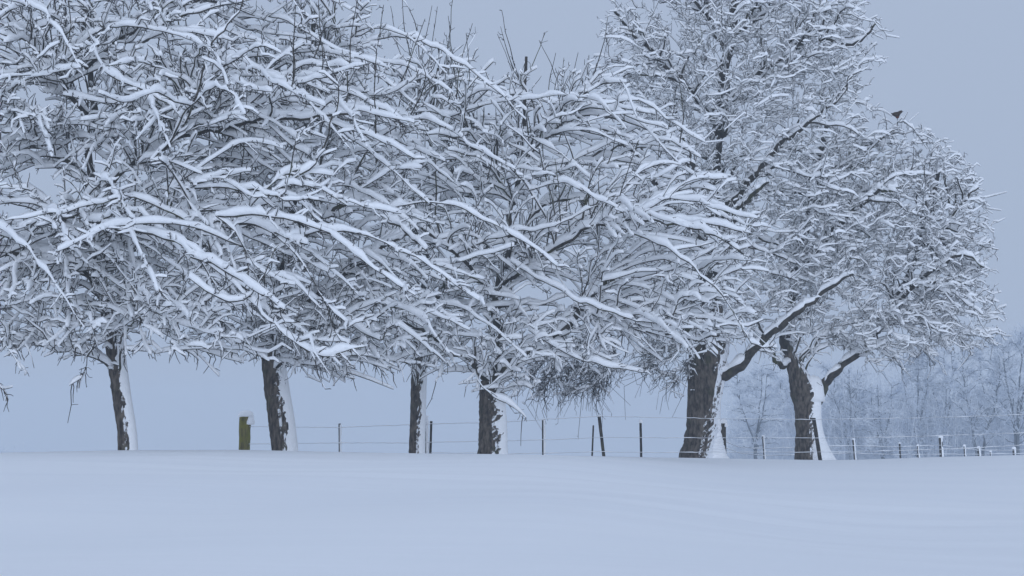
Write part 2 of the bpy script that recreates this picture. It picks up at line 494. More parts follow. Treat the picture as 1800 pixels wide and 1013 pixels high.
    def sweep(s, n, az, spread, lo, hi, drop=0.28, xmax=1385, ymax=600):
        """long layered boughs that sweep outward and sag under the snow; az 0 = to the right, -90 = towards the field"""
        idx = np.where((s.ordr[:s.n] <= 2) & (s.rad[:s.n] > 0.012) & (s.path[:s.n] > 0.5))[0]
        x, y = proj(s.pos[idx]); idx = idx[(x > -150) & (y > -60) & (y < ymax) & (s.pos[idx, 1] < s.top[1] + 0.6)]
        for i in s.rng.choice(idx, n):
            a = np.radians(az + s.rng.uniform(-spread, spread)); L = s.rng.uniform(lo, hi); p0 = s.pos[i].copy()
            d = np.array([math.cos(a), math.sin(a), 0]); k = drop * s.rng.uniform(0.0, 1.9)
            rise = s.rng.uniform(0.0, 0.22)
            ctrl = [p0, p0 + d * L * 0.33 + np.array([0, 0, rise * L * 0.7]), p0 + d * L * 0.68 + np.array([0, 0, (rise - 0.45 * k) * L]), p0 + d * L + np.array([0, 0, (0.6 * rise - k) * L])]
            if s.rng.random() < 0.3: ctrl[-1] = ctrl[-1] + np.array([0, 0, 0.16 * L])      # tip turning up again
            e = ctrl[-1]; ex, ey = proj(e)
            if ey > 665 or ex > xmax or e[1] < s.top[1] - 6: continue
            own = len(s.owners); s.owners.append('bough')
            s.curve(ctrl, 2, own, min(0.0085 + 0.0022 * L, s.rad[i]), 0.006, s.path[i], 0.25)
    def hero(s, pix, r0, r1):
        own = len(s.owners); s.owners.append('bough')
        s.curve([P(*p) for p in pix], 2, own, r0, r1, 3.0, 0.35)
    def finish(s, twigs=1.0, spur=0.8, pend=0.0):
        global rng
        rng = s.rng
        parts = {}
        for pts, rad, own, order in s.branches:
            parts.setdefault(own, []).append((pts, rad, order))
        for own, name in enumerate(s.owners):
            if own not in parts: continue
            gb, gs = Geo(), Geo()
            byk = {}
            for pts, rad, order in parts[own]: byk.setdefault((len(pts), 8 if order <= 1 else 5 if order == 2 else 4 if order == 3 else 3 if order == 4 else 2), []).append((pts, rad))
            for (K, big), lst in byk.items():
                pp = np.array([a for a, b in lst]); rr = np.array([b for a, b in lst])
                tubes(gb, pp, rr, max(big, 3), 0.10 if big == 8 else 0.04)
                if big > 2: snowcap(gs, pp, rr, s.snow, False)
            o = gb.build(name, M_LIMB, s.root)
            gs.build('snow', M_SNOW, o)
        # twigs
        P0, T0, L0 = [], [], []
        for pts, rad, own, order in s.branches:
            seg = np.linalg.norm(np.diff(pts, axis=0), axis=1); L = seg.sum()
            shoot = s.owners[own] == 'water_shoot'
            m = max(1, int(L / s.twig_gap * twigs * (0.7 if shoot else 1.0)))
            u = s.rng.uniform(0.08, 1.0, m) ** 0.8 * (len(pts) - 1); i = np.clip(u.astype(int), 0, len(pts) - 2); f = (u - i)[:, None]
            keep = (rad[i] < 0.075) & ((pts[i, 1] < s.top[1] + 0.5) | (s.rng.random(m) < 0.35))
            P0.append((pts[i] * (1 - f) + pts[i + 1] * f)[keep]); T0.append(norm(pts[i + 1] - pts[i])[keep])
            L0.append((np.full(m, 0.35 if shoot else 1.0))[keep])
        P0 = np.concatenate(P0); T0 = np.concatenate(T0); L0 = np.concatenate(L0); N = len(P0)
        perp = norm(np.cross(T0, s.rng.normal(size=(N, 3))))
        low = np.clip((4.2 - P0[:, 2]) / 2.0, 0, 1) if pend < 0.7 else np.clip((4.9 - P0[:, 2]) / 1.2, 0, 1)
        bias = np.zeros((N, 3)); bias[:, 2] = s.upbias * (1 - low) - pend * low
        d = norm(0.55 * T0 + 0.85 * perp + bias)
        ln = s.twig_len * np.exp(s.rng.normal(0, 0.5, N)) * L0 * (1 + 0.6 * low); ln = np.clip(ln, 0.04, 0.75)
        K = 4
        bend = s.rng.normal(size=(N, 3)) * s.curl; bend[:, 2] += -0.10 + 0.5 * (s.upbias - 0.2) - 0.5 * low
        q = np.linspace(0, 1, K)[None, :, None]
        tw = P0[:, None] + ln[:, None, None] * (q * d[:, None] + q ** 2 * bend[:, None]) + (s.rng.normal(size=(N, K, 3)) * (0.06 + 0.12 * (s.curl > 0.4)) * ln[:, None, None]) * (q > 0)
        r = s.tr * (0.0058 + 0.007 * np.clip(ln, 0, 0.6))[:, None] * np.array([1.1, 0.95, 0.8, 0.55])[None]
        gb, gs = Geo(), Geo()
        tubes(gb, tw, r, 3)
        lv = (ln > s.bare) & ((low < 0.6) | (s.rng.random(N) < 0.3))
        snowcap(gs, tw[lv], r[lv] * 1.3, s.snow * 0.95 * s.clump, True)
        # spurs on the twigs
        m = int(N * spur); j = s.rng.integers(0, N, m); kk = s.rng.integers(1, 4, m)
        b = tw[j, kk]; td = norm(tw[j, kk] - tw[j, kk - 1])
        sd = norm(0.5 * td + norm(s.rng.normal(size=(m, 3))) + np.array([0, 0, 0.15]))
        sl = s.rng.uniform(0.03, 0.13, m)
        sp = np.stack([b, b + sd * sl[:, None] * 0.55, b + (sd + s.rng.normal(size=(m, 3)) * 0.25) * sl[:, None]], 1)
        sr = np.full((m, 3), 0.0052) * np.array([1, 0.9, 0.8])
        tubes(gb, sp, sr, 3)
        lv = (sl > 0.06) & (s.rng.random(m) < s.spursnow)
        snowcap(gs, sp[lv], sr[lv] * 1.4, s.snow * 0.8, True)
        o = gb.build('twigs', M_TWIG, s.root, smooth=True); tag(o, kind='stuff')
        o2 = gs.build('twig_snow', M_SNOW, o); tag(o2, kind='stuff')

def tbase(px, D):
    x = (px - 900) / FPX * D
    return (x, D, float(terrain(x, D)))

APPLE = 'snowy orchard trees in the row'
# --- first tree: thin leaning trunk on the left
t = Tree('apple_tree', 'snow-laden tree with slim leaning trunk nearest the left edge', APPLE, 101, tbase(222, 28.5), snow=1.15, droop=-0.30, twig_len=0.11, twig_gap=0.095)
t.trunk([(540, 176, 206), (570, 181, 212), (640, 190, 221), (700, 198, 229), (760, 206, 238), (800, 208, 243)], 28.5, snow_az=5, snow_half=74, thick=0.018)
t.limb([(190, 545, 28.5), (170, 470, 28.5), (155, 330, 28.8), (150, 150, 29.0), (140, 20, 29.2), (140, -110, 29.4)], 0.12, 0.04)
t.limb([(182, 520, 28.5), (130, 460, 28.0), (60, 445, 27.4), (-60, 440, 26.8), (-180, 420, 26.0)], 0.085, 0.03)
t.limb([(172, 480, 28.5), (230, 420, 27.6), (330, 395, 26.4), (440, 400, 25.4), (540, 430, 24.6)], 0.045, 0.014)
t.limb([(165, 440, 28.5), (110, 390, 27.2), (160, 380, 25.8), (300, 425, 24.6), (430, 500, 23.8), (500, 545, 23.4)], 0.045, 0.014)
t.limb([(158, 360, 28.7), (240, 290, 28.2), (360, 240, 27.4), (480, 210, 26.8), (620, 200, 26.4)], 0.07, 0.02)
t.limb([(155, 320, 28.8), (60, 240, 28.2), (-40, 210, 27.4), (-150, 200, 26.8)], 0.07, 0.02)
t.limb([(152, 220, 28.9), (260, 165, 29.4), (380, 160, 30.0), (520, 140, 30.6)], 0.06, 0.02)
t.limb([(152, 200, 28.9), (90, 120, 28.0), (20, 60, 27.4), (-80, 20, 27.0)], 0.06, 0.02)
t.limb([(150, 120, 29.0), (250, 40, 28.4), (380, 0, 28.0), (560, -20, 27.6)], 0.055, 0.018)
t.limb([(168, 470, 28.5), (200, 400, 30.0), (280, 350, 31.6), (380, 330, 32.6)], 0.07, 0.02)
t.limb([(168, 450, 28.5), (80, 380, 30.2), (0, 340, 31.4), (-100, 330, 32.4)], 0.07, 0.02)
t.hero([(330, 430, 24.4), (420, 500, 24.0), (480, 560, 23.7), (560, 620, 23.5), (640, 610, 23.4)], 0.018, 0.008)
t.hero([(300, 330, 26.0), (420, 330, 25.4), (500, 350, 25.2), (560, 352, 25.0)], 0.017, 0.008)
t.hero([(380, 380, 25.0), (520, 400, 24.4), (640, 460, 24.0), (730, 520, 23.8)], 0.017, 0.008)
t.hero([(160, 80, 26.5), (190, 130, 26.2), (270, 170, 26.0), (330, 215, 25.8)], 0.022, 0.010)
t.hero([(265, 285, 25.8), (330, 215, 25.8), (385, 90, 25.7), (442, -10, 25.6), (470, -80, 25.6)], 0.022, 0.009)
t.hero([(478, 338, 25.3), (550, 290, 25.3), (585, 210, 25.3), (592, 150, 25.3), (570, 100, 25.4)], 0.018, 0.006)
t.hero([(335, 490, 24.0), (400, 520, 23.9), (450, 490, 23.8), (490, 430, 23.8)], 0.018, 0.006)
t.hero([(250, 75, 27.2), (330, 25, 27.2), (420, 5, 27.2)], 0.022, 0.010)
t.lobe(190, 250, 28.5, 430, 2.80, 330)
t.lobe(420, 330, 26.2, 280, 1.40, 220, 0.8)
t.lobe(420, 565, 25.5, 260, 1.12, 85, 1.2)
t.lobe(60, 545, 27.0, 190, 1.68, 90, 2.2)
t.lobe(400, 40, 28.5, 260, 1.40, 120, 0.8)
t.lobe(330, 585, 26.5, 150, 1.3, 60, 0.5)
t.fill(114, 2, 4.2, 0.22, shell=0.45, own_new=True, max_order=1, minL=1.0, rk=(0.011, 0.0055), r1=0.008, outer=True)
t.fill(345, 3, 3.4, 0.42, shell=0.35, minL=0.8, rk=(0.007, 0.0035), r1=0.006, outer=True)
t.fill(426, 4, 1.9, 0.26, minL=0.5, rk=(0.006, 0.0025), r1=0.0045)
t.sweep(80, -28, 48, 1.8, 3.6)
t.sweep(12, 200, 40, 1.6, 3.0)
t.sweep(34, -110, 60, 1.2, 2.6, 0.2, ymax=330)
t.hero([(150, 520, 27.0), (168, 575, 26.8), (152, 630, 26.7), (140, 665, 26.7), (122, 678, 26.7)], 0.011, 0.005)
t.hero([(-120, 500, 26.8), (-40, 560, 26.4), (10, 610, 26.2), (44, 652, 26.1)], 0.014, 0.006)
t.hero([(-120, 560, 26.4), (-50, 625, 26.2), (0, 672, 26.1), (14, 702, 26.1)], 0.012, 0.005)
t.fill(100, 3, 2.2, 0.2, only=[2, 3, 5], droop=-0.75, rk=(0.0075, 0.0042), r1=0.0065)
t.shoots(30)
t.finish(spur=0.6, pend=0.5)

# --- second tree
t = Tree('apple_tree', 'snow-laden tree with leaning trunk just right of the thick mossy fence post', APPLE, 202, tbase(500, 30.5), snow=1.15, droop=-0.30, twig_len=0.11, twig_gap=0.095)
t.trunk([(560, 470, 492), (600, 461, 496), (640, 461, 500), (690, 465, 508), (740, 471, 516), (800, 481, 526)], 30.5, snow_az=5, snow_half=70, thick=0.02)
t.limb([(481, 565, 30.5), (490, 480, 30.6), (510, 380, 30.8), (530, 260, 31.0), (545, 130, 31.2), (550, 40, 31.2)], 0.12, 0.03)
t.limb([(485, 560, 30.5), (560, 520, 30.4), (600, 490, 30.2), (660, 440, 29.6), (720, 410, 29.2)], 0.09, 0.02)
t.limb([(480, 560, 30.5), (430, 510, 30.2), (370, 480, 29.6), (300, 470, 29.0)], 0.07, 0.02)
t.limb([(492, 480, 30.6), (560, 400, 29.4), (640, 370, 28.4), (700, 400, 27.6), (750, 440, 27.2)], 0.07, 0.02)
t.limb([(505, 400, 30.8), (430, 320, 30.0), (370, 280, 29.4)], 0.06, 0.02)
t.limb([(520, 320, 30.9), (600, 240, 31.2), (680, 210, 31.6)], 0.06, 0.02)
t.limb([(500, 440, 30.7), (560, 380, 32.2), (640, 340, 33.4)], 0.06, 0.02)
t.limb([(535, 230, 31.0), (470, 150, 30.4), (440, 80, 30.0)], 0.045, 0.015)
t.limb([(540, 170, 31.1), (600, 90, 30.6), (650, 40, 30.4)], 0.045, 0.015)
t.hero([(600, 560, 28.8), (660, 600, 28.4), (700, 570, 28.2), (760, 620, 28.0)], 0.020, 0.008)
t.hero([(640, 440, 28.0), (690, 480, 27.6), (720, 530, 27.4)], 0.017, 0.008)
t.lobe(545, 330, 30.5, 250, 2.24, 290)
t.lobe(600, 545, 29.6, 190, 1.54, 75, 1.2)
t.lobe(420, 560, 30.0, 130, 1.40, 70, 1.2)
t.lobe(590, 120, 30.8, 110, 1.12, 110, 0.9)
t.lobe(560, 40, 30.2, 110, 1.2, 100, 1.2)
t.lobe(620, 615, 29.4, 130, 1.2, 60, 1.2)
t.fill(85, 2, 3.8, 0.22, shell=0.45, own_new=True, max_order=1, minL=1.0, rk=(0.011, 0.0055), r1=0.008, outer=True)
t.fill(251, 3, 3.2, 0.42, shell=0.35, minL=0.8, rk=(0.007, 0.0035), r1=0.006, outer=True)
t.fill(306, 4, 1.8, 0.26, minL=0.5, rk=(0.006, 0.0025), r1=0.0045)
t.sweep(48, -32, 50, 1.6, 3.2)
t.fill(130, 3, 2.0, 0.2, only=[1, 2, 5], droop=-0.75, rk=(0.0075, 0.0042), r1=0.0065)
t.shoots(28)
t.finish(spur=0.6, pend=0.5)

# --- third tree, slender and straight
t = Tree('apple_tree', 'snow-laden tree with the thinnest straight trunk, two stakes beside it', APPLE, 303, tbase(734, 34.5), snow=1.15, droop=-0.15, twig_len=0.12, twig_gap=0.20, bare=0.2)
t.trunk([(600, 727, 752), (640, 725, 750), (690, 722, 748), (740, 720, 747), (770, 719, 746), (805, 718, 746)], 34.5, snow_az=5, snow_half=74, thick=0.018)
t.limb([(740, 605, 34.5), (742, 500, 34.6), (750, 380, 34.8), (760, 250, 35.0), (770, 120, 35.0)], 0.12, 0.025)
t.limb([(740, 600, 34.5), (690, 540, 34.0), (650, 470, 33.6)], 0.06, 0.02)
t.limb([(742, 560, 34.5), (800, 480, 34.0), (860, 430, 33.4)], 0.06, 0.02)
t.limb([(748, 430, 34.7), (690, 340, 34.4), (660, 260, 34.0)], 0.05, 0.02)
t.limb([(752, 380, 34.8), (820, 290, 35.2), (860, 200, 35.4)], 0.05, 0.02)
t.limb([(760, 260, 35.0), (720, 180, 34.6), (690, 120, 34.4)], 0.04, 0.015)
t.lobe(765, 370, 34.5, 175, 1.61, 255)
t.lobe(740, 590, 33.8, 130, 1.05, 60, 1.0)
t.lobe(760, 150, 34.6, 120, 0.98, 80, 0.9)
t.fill(57, 2, 3.2, 0.22, shell=0.45, own_new=True, max_order=1, minL=1.0, rk=(0.011, 0.0055), r1=0.008, outer=True)
t.fill(167, 3, 3.0, 0.42, shell=0.35, minL=0.8, rk=(0.007, 0.0035), r1=0.006, outer=True)
t.fill(221, 4, 1.7, 0.26, minL=0.5, rk=(0.006, 0.0025), r1=0.0045)
t.sweep(14, -40, 80, 1.2, 2.4)
t.fill(60, 3, 1.8, 0.2, only=[1], droop=-0.7, rk=(0.0075, 0.0042), r1=0.0065)
t.shoots(34, 0.8, 2.2, 0.5)
t.finish(spur=0.6, pend=0.5)

# --- fourth tree, wide crown sweeping to the right
t = Tree('apple_tree', 'wide snow-laden tree with short stout trunk in the middle of the row', APPLE, 404, tbase(865, 33.0), snow=1.15, droop=-0.35, twig_len=0.12, twig_gap=0.20, bare=0.2)
t.trunk([(670, 845, 884), (700, 842, 886), (740, 841, 889), (780, 840, 890), (806, 838, 891)], 33.0, snow_az=8, snow_half=70, thick=0.02)
t.limb([(866, 680, 33.0), (872, 640, 33.0), (885, 590, 33.0), (880, 520, 33.2), (900, 400, 33.4), (920, 250, 33.6), (925, 100, 33.6)], 0.17, 0.03)
t.limb([(868, 672, 33.0), (895, 630, 32.9), (940, 600, 32.7), (1010, 540, 32.2), (1090, 480, 31.6)], 0.25, 0.03)
t.limb([(864, 675, 33.0), (820, 630, 32.6), (760, 590, 32.0), (690, 560, 31.4)], 0.10, 0.025)
t.limb([(880, 540, 33.1), (800, 450, 32.2), (740, 400, 31.6)], 0.08, 0.02)
t.limb([(885, 500, 33.2), (980, 420, 31.8), (1090, 380, 30.6), (1220, 400, 29.8), (1300, 440, 29.4)], 0.05, 0.014)
t.limb([(893, 440, 33.3), (980, 320, 33.8), (1080, 260, 34.4), (1180, 240, 34.8)], 0.08, 0.02)
t.limb([(905, 360, 33.4), (840, 260, 33.0), (800, 180, 32.8)], 0.06, 0.02)
t.limb([(915, 290, 33.5), (1000, 190, 33.2), (1050, 130, 33.0)], 0.05, 0.02)
t.limb([(890, 470, 33.2), (940, 400, 34.6), (1000, 360, 35.8)], 0.07, 0.02)
t.limb([(1010, 540, 32.2), (1080, 560, 31.4), (1180, 590, 30.8), (1240, 600, 30.4)], 0.05, 0.015)
t.hero([(900, 460, 31.8), (980, 510, 31.0), (1080, 550, 30.6), (1180, 572, 30.4)], 0.020, 0.009)
t.hero([(1090, 400, 30.6), (1190, 440, 29.9), (1270, 520, 29.6), (1320, 600, 29.4), (1366, 612, 29.3)], 0.020, 0.009)
t.hero([(930, 580, 31.6), (1000, 620, 31.2), (1060, 640, 31.0), (1130, 655, 30.8)], 0.022, 0.008)
t.hero([(835, 610, 31.6), (845, 665, 31.4), (885, 705, 31.2), (925, 735, 31.1)], 0.022, 0.006)
t.lobe(960, 350, 33.0, 300, 2.38, 270)
t.lobe(1180, 440, 31.2, 190, 1.54, 170, 1.0)
t.lobe(800, 600, 32.2, 130, 1.26, 60, 1.2)
t.lobe(1050, 590, 31.6, 180, 1.26, 55, 1.2)
t.lobe(860, 640, 31.8, 180, 1.2, 55, 1.0)
t.lobe(1250, 560, 30.6, 110, 1.2, 75, 1.2)
t.fill(114, 2, 4.0, 0.22, shell=0.45, own_new=True, max_order=1, minL=1.0, rk=(0.011, 0.0055), r1=0.008, outer=True)
t.fill(345, 3, 3.2, 0.42, shell=0.35, minL=0.8, rk=(0.007, 0.0035), r1=0.006, outer=True)
t.fill(426, 4, 1.8, 0.26, minL=0.5, rk=(0.006, 0.0025), r1=0.0045)
t.sweep(68, -25, 48, 1.6, 3.4, 0.34, xmax=1350)
t.fill(160, 3, 2.0, 0.2, only=[2, 3, 4, 5], droop=-0.75, rk=(0.0075, 0.0042), r1=0.0065)
t.shoots(36, 0.7, 2.0, 0.45)
t.finish(spur=0.6, pend=0.5)

PEAR = 'tall old snowy trees at the right end'
# --- fifth tree, the big one
t = Tree('pear_tree', 'tallest snowy tree, thick dark leaning trunk flaring at its foot', PEAR, 505, tbase(1232, 39.5), snow=1.0, tr=0.85, lk=0.8, droop=-0.45, upbias=0.1, twig_len=0.115, twig_gap=0.13, crinkle=0.6, bare=0.12, spursnow=0.35, curl=0.55, clump=1.25)
t.trunk([(520, 1234, 1274), (565, 1225, 1280), (600, 1216, 1285), (640, 1212, 1279), (690, 1209, 1269), (740, 1206, 1263), (775, 1202, 1258), (796, 1196, 1254), (812, 1188, 1254)], 39.5, snow_az=38, snow_half=62, thick=0.03, skirt=0.48, skirt_h=1.35, snow_top=0.45, flare=0.08)
t.limb([(1248, 615, 39.5), (1252, 540, 39.5), (1262, 400, 39.5), (1276, 220, 39.6), (1288, 80, 39.6), (1300, -80, 39.7)], 0.36, 0.08)
t.limb([(1262, 660, 39.4), (1296, 640, 39.2), (1340, 585, 38.9), (1400, 535, 38.6), (1452, 502, 38.4), (1500, 482, 38.0)], 0.20, 0.025)
t.limb([(1228, 620, 39.5), (1200, 570, 39.0), (1150, 520, 38.4), (1090, 490, 37.8)], 0.17, 0.04)
t.limb([(1256, 470, 39.5), (1200, 380, 39.0), (1130, 300, 38.4), (1080, 230, 38.0)], 0.14, 0.03)
t.limb([(1265, 380, 39.5), (1330, 300, 39.0), (1400, 230, 38.5), (1470, 180, 38.2)], 0.14, 0.03)
t.limb([(1275, 240, 39.6), (1210, 150, 39.2), (1140, 80, 38.8), (1080, 20, 38.6)], 0.11, 0.03)
t.limb([(1280, 180, 39.6), (1360, 110, 39.2), (1430, 80, 39.0), (1500, 85, 38.8), (1540, 40, 38.8)], 0.11, 0.03)
t.limb([(1290, 60, 39.6), (1380, 10, 39.6), (1460, -30, 39.6)], 0.08, 0.03)
t.limb([(1285, 100, 39.6), (1230, 20, 39.4), (1170, -40, 39.2)], 0.08, 0.03)
t.limb([(1258, 440, 39.5), (1310, 360, 37.6), (1350, 320, 36.8)], 0.12, 0.03)
t.limb([(1260, 420, 39.5), (1220, 320, 37.8), (1200, 240, 37.0)], 0.10, 0.03)
t.limb([(1262, 420, 39.5), (1290, 320, 41.4), (1330, 240, 42.4)], 0.12, 0.03)
t.limb([(1270, 300, 39.6), (1200, 220, 41.2), (1150, 160, 42.2)], 0.10, 0.03)
t.limb([(1205, 575, 39.0), (1130, 570, 38.6), (1050, 590, 38.4), (980, 620, 38.4)], 0.09, 0.02)
t.lobe(1295, 270, 39.5, 255, 2.45, 380)
t.lobe(1290, 40, 39.4, 255, 2.10, 190, 0.7)
t.lobe(1180, 500, 38.4, 150, 1.54, 130, 0.8)
t.lobe(990, 645, 38.4, 105, 1.0, 70, 1.6)
t.lobe(1165, 625, 38.6, 60, 0.84, 55, 1.4)
t.lobe(1460, 90, 39.0, 105, 1.6, 120, 1.0)
t.lobe(1110, 120, 39.0, 80, 1.6, 120, 1.0)
t.fill(80, 2, 3.2, 0.3, shell=0.55, own_new=True, max_order=1, rk=(0.018, 0.010), r1=0.010)
t.fill(800, 3, 1.9, 0.22, rk=(0.007, 0.005), r1=0.006)
t.fill(2300, 4, 0.95, 0.10, rk=(0.006, 0.004), r1=0.0045)
t.fill(330, 5, 1.0, 0.16, only=[3, 4], droop=-0.9, rk=(0.006, 0.003), r1=0.0045)
t.finish(pend=0.8)

# --- sixth tree
t = Tree('pear_tree', 'snowy tree with forked trunk furthest right, snow packed in its fork', PEAR, 606, tbase(1420, 40.5), snow=1.0, tr=0.85, lk=0.8, droop=-0.55, upbias=0.05, twig_len=0.115, twig_gap=0.13, crinkle=0.6, bare=0.12, spursnow=0.35, curl=0.55, clump=1.25)
t.trunk([(585, 1372, 1392), (610, 1374, 1396), (640, 1382, 1410), (668, 1388, 1428), (690, 1389, 1440), (715, 1395, 1440), (750, 1398, 1440), (785, 1398, 1441), (812, 1397, 1443)], 40.5, snow_az=5, snow_half=74, thick=0.04, skirt=0.36, skirt_h=1.2, snow_top=0.55, flare=0.05)
t.limb([(1408, 690, 40.5), (1394, 640, 40.5), (1382, 600, 40.4), (1392, 520, 40.3), (1412, 400, 40.2), (1440, 280, 40.2), (1455, 210, 40.2)], 0.22, 0.05)
t.limb([(1430, 715, 40.5), (1450, 680, 40.4), (1484, 642, 40.2), (1540, 585, 40.0), (1590, 500, 39.8), (1630, 400, 39.8), (1650, 300, 39.8)], 0.16, 0.05)
t.limb([(1388, 640, 40.5), (1368, 632, 40.1), (1350, 615, 39.8), (1330, 560, 39.4)], 0.10, 0.03)
t.limb([(1400, 480, 40.3), (1470, 400, 39.4), (1530, 350, 38.8), (1580, 330, 38.4)], 0.11, 0.03)
t.limb([(1570, 540, 39.9), (1630, 480, 39.2), (1690, 450, 38.8), (1730, 470, 38.6)], 0.09, 0.02)
t.limb([(1620, 430, 39.8), (1680, 360, 39.6), (1720, 330, 39.4)], 0.07, 0.02)
t.limb([(1420, 370, 40.2), (1500, 290, 40.8), (1570, 240, 41.2)], 0.09, 0.02)
t.limb([(1395, 520, 40.3), (1440, 460, 42.0), (1500, 420, 43.0)], 0.10, 0.03)
t.limb([(1540, 585, 40.0), (1590, 560, 41.2), (1660, 540, 42.0)], 0.07, 0.02)
t.lobe(1550, 420, 40.3, 195, 2.10, 215)
t.lobe(1640, 410, 40.0, 115, 1.40, 150, 0.8)
t.lobe(1580, 590, 39.6, 130, 1.26, 60, 1.1)
t.lobe(1400, 520, 39.6, 70, 1.12, 90, 0.8)
t.lobe(1690, 545, 39.4, 75, 1.3, 85, 1.3)
t.fork_snow(1430, 706, 40.4, 0.27, 0.62)
t.hero([(1470, 330, 40.0), (1520, 270, 39.8), (1560, 225, 39.6), (1577, 213.5, 39.6), (1604, 228, 39.5), (1630, 262, 39.4)], 0.022, 0.008)
t.fill(60, 2, 2.8, 0.3, shell=0.55, own_new=True, max_order=1, rk=(0.018, 0.010), r1=0.010)
t.fill(480, 3, 1.8, 0.22, rk=(0.007, 0.005), r1=0.006)
t.fill(1450, 4, 0.85, 0.10, rk=(0.006, 0.004), r1=0.0045)
t.shoots(12, 0.6, 1.2, 0.6)
t.finish(pend=1.0)

# ------------------------------------------------------------------ fences
def box_post(geo, x, y, z0, z1, w, d, lean=(0, 0), seed=0, taper=0.96, S=8):
    """a rough hewn post: rounded section, several rings, slightly split top"""
    r = np.random.default_rng(seed); n = 9
    q = np.linspace(0, 1, n)
    a = np.arange(S) * 2 * np.pi / S + 0.39
    sx = np.sign(np.cos(a)) * np.abs(np.cos(a)) ** 0.6; sy = np.sign(np.sin(a)) * np.abs(np.sin(a)) ** 0.6
    c = np.stack([x + lean[0] * (z1 - z0) * q, y + lean[1] * (z1 - z0) * q, z0 + (z1 - z0) * q], -1)
    k = (1 + (taper - 1) * q)[:, None] * (1 + 0.05 * r.normal(size=(n, S)))
    v = c[:, None, :] + np.stack([0.5 * w * sx * k, 0.5 * d * sy * k, np.zeros((n, S))], -1)
    v[-1, :, 2] += 0.03 * w / 0.1 * r.normal(size=S) * 0.4
    geo.add(v.reshape(-1, 3), grid_faces(1, n, S, True))
    top = c[-1] + np.array([0, 0, 0.004])
    vt = np.vstack([v[-1], top[None]])
    geo.add(vt, np.array([[i, (i + 1) % S, S] for i in range(S)]))
    return c[-1]
def side_snow(geo, x, y, z0, z1, w, lean, seed, az=0.3):
    """a strip of snow driven on to one side of a stake, broken into patches"""
    r = np.random.default_rng(seed)
    n, C = 26, 7
    q = np.linspace(0, 1, n); a = az + np.linspace(-1, 1, C) * 1.15
    on = np.clip(r.normal(0.7, 0.8, n), 0, 1); on = (on + np.roll(on, 1)) * 0.5
    bell = np.sqrt(np.clip(1 - np.linspace(-1, 1, C) ** 2, 0, 1))
    rr = 0.5 * w * 0.93 + (0.028 * on[:, None] * bell)
    c = np.stack([x + lean[0] * (z1 - z0) * q, y + lean[1] * (z1 - z0) * q, z0 + (z1 - z0) * q], -1)
    v = c[:, None, :] + np.stack([rr * np.cos(a), rr * np.sin(a), np.zeros((n, C))], -1)
    geo.add(v.reshape(-1, 3), grid_faces(1, n, C, False))

def fence(name, label, D, posts, wires, group, wire_r, snow_r):
    """posts: (px foot, px top, py top, width px, material, cap, side snow); wires: lists of (px, py)"""
    Df = (lambda px: D) if not callable(D) else D
    x0 = posts[0][0]; d0 = Df(x0); bx = (x0 - 900) / FPX * d0
    root = empty(name, (bx, d0, float(terrain(bx, d0))))
    tag(root, label, 'fence', group)
    for k, (pf, pt, py, w, mat, cap, ss) in enumerate(posts):
        d = Df(pf); top = P(pt, py, d); xf = (pf - 900) / FPX * d
        zg = float(terrain(xf, d)); z0 = zg - 0.35
        vis = max(top[2] - zg, 0.3)
        lean = ((top[0] - xf) / vis, 0.0); wm = w * d / FPX
        g = Geo(); xb = xf - lean[0] * 0.35
        tp = box_post(g, xb, d, z0, top[2], wm, wm * 0.9, lean, seed=k + 5)
        o = g.build('post', mat, root, smooth=(w < 9))
        if cap:
            g = Geo(); dome(g, tp + np.array([wm * 0.08, 0, -0.004]), wm * 0.66 + 0.012, wm * 0.66 + 0.012, cap * d / FPX, seed=k, sag=0.01)
            if ss > 1:                                          # a lump sliding down beside the cap
                dome(g, tp + np.array([wm * 0.52, -wm * 0.2, -wm * 0.75]), wm * 0.36, wm * 0.4, wm * 0.75, seed=k + 9)
            g.build('snow_cap', M_SNOW, o)
        if ss == 1:
            g = Geo(); side_snow(g, xb, d, z0, top[2] - 0.02, wm, lean, k + 40, az=-0.35)
            g.build('driven_snow', M_SNOW, o)
    for k, wl in enumerate(wires):
        r = np.random.default_rng(k + 70)
        c = np.array([P(a, b, Df(a) - 0.06) for a, b in wl])
        L = abs(wl[-1][0] - wl[0][0]); n = int(L / 9) + 4
        u = np.linspace(0, 1, n)
        xs = np.array([a for a, b in wl], float); qx = (xs - xs[0]) / (xs[-1] - xs[0])
        pts = np.stack([np.interp(u, qx, c[:, j]) for j in range(3)], -1)
        pts[1:-1, 2] += 0.004 * r.normal(size=n - 2)
        g = Geo(); tubes(g, pts[None], np.full((1, n), wire_r), 5)
        o = g.build('wire', M_WIRE, root)
        g = Geo()
        h = np.clip(r.normal(0.55, 0.5, n), 0.0, 1.3); h = (h + np.roll(h, 1)) * 0.5
        v = pts + np.array([0, 0, 1])[None] * (wire_r * 0.8 + snow_r * h * 0.7)[:, None]
        tubes(g, v[None], (0.0015 + snow_r * h)[None], 6)
        g.build('wire_snow', M_SNOW, o)
    return root

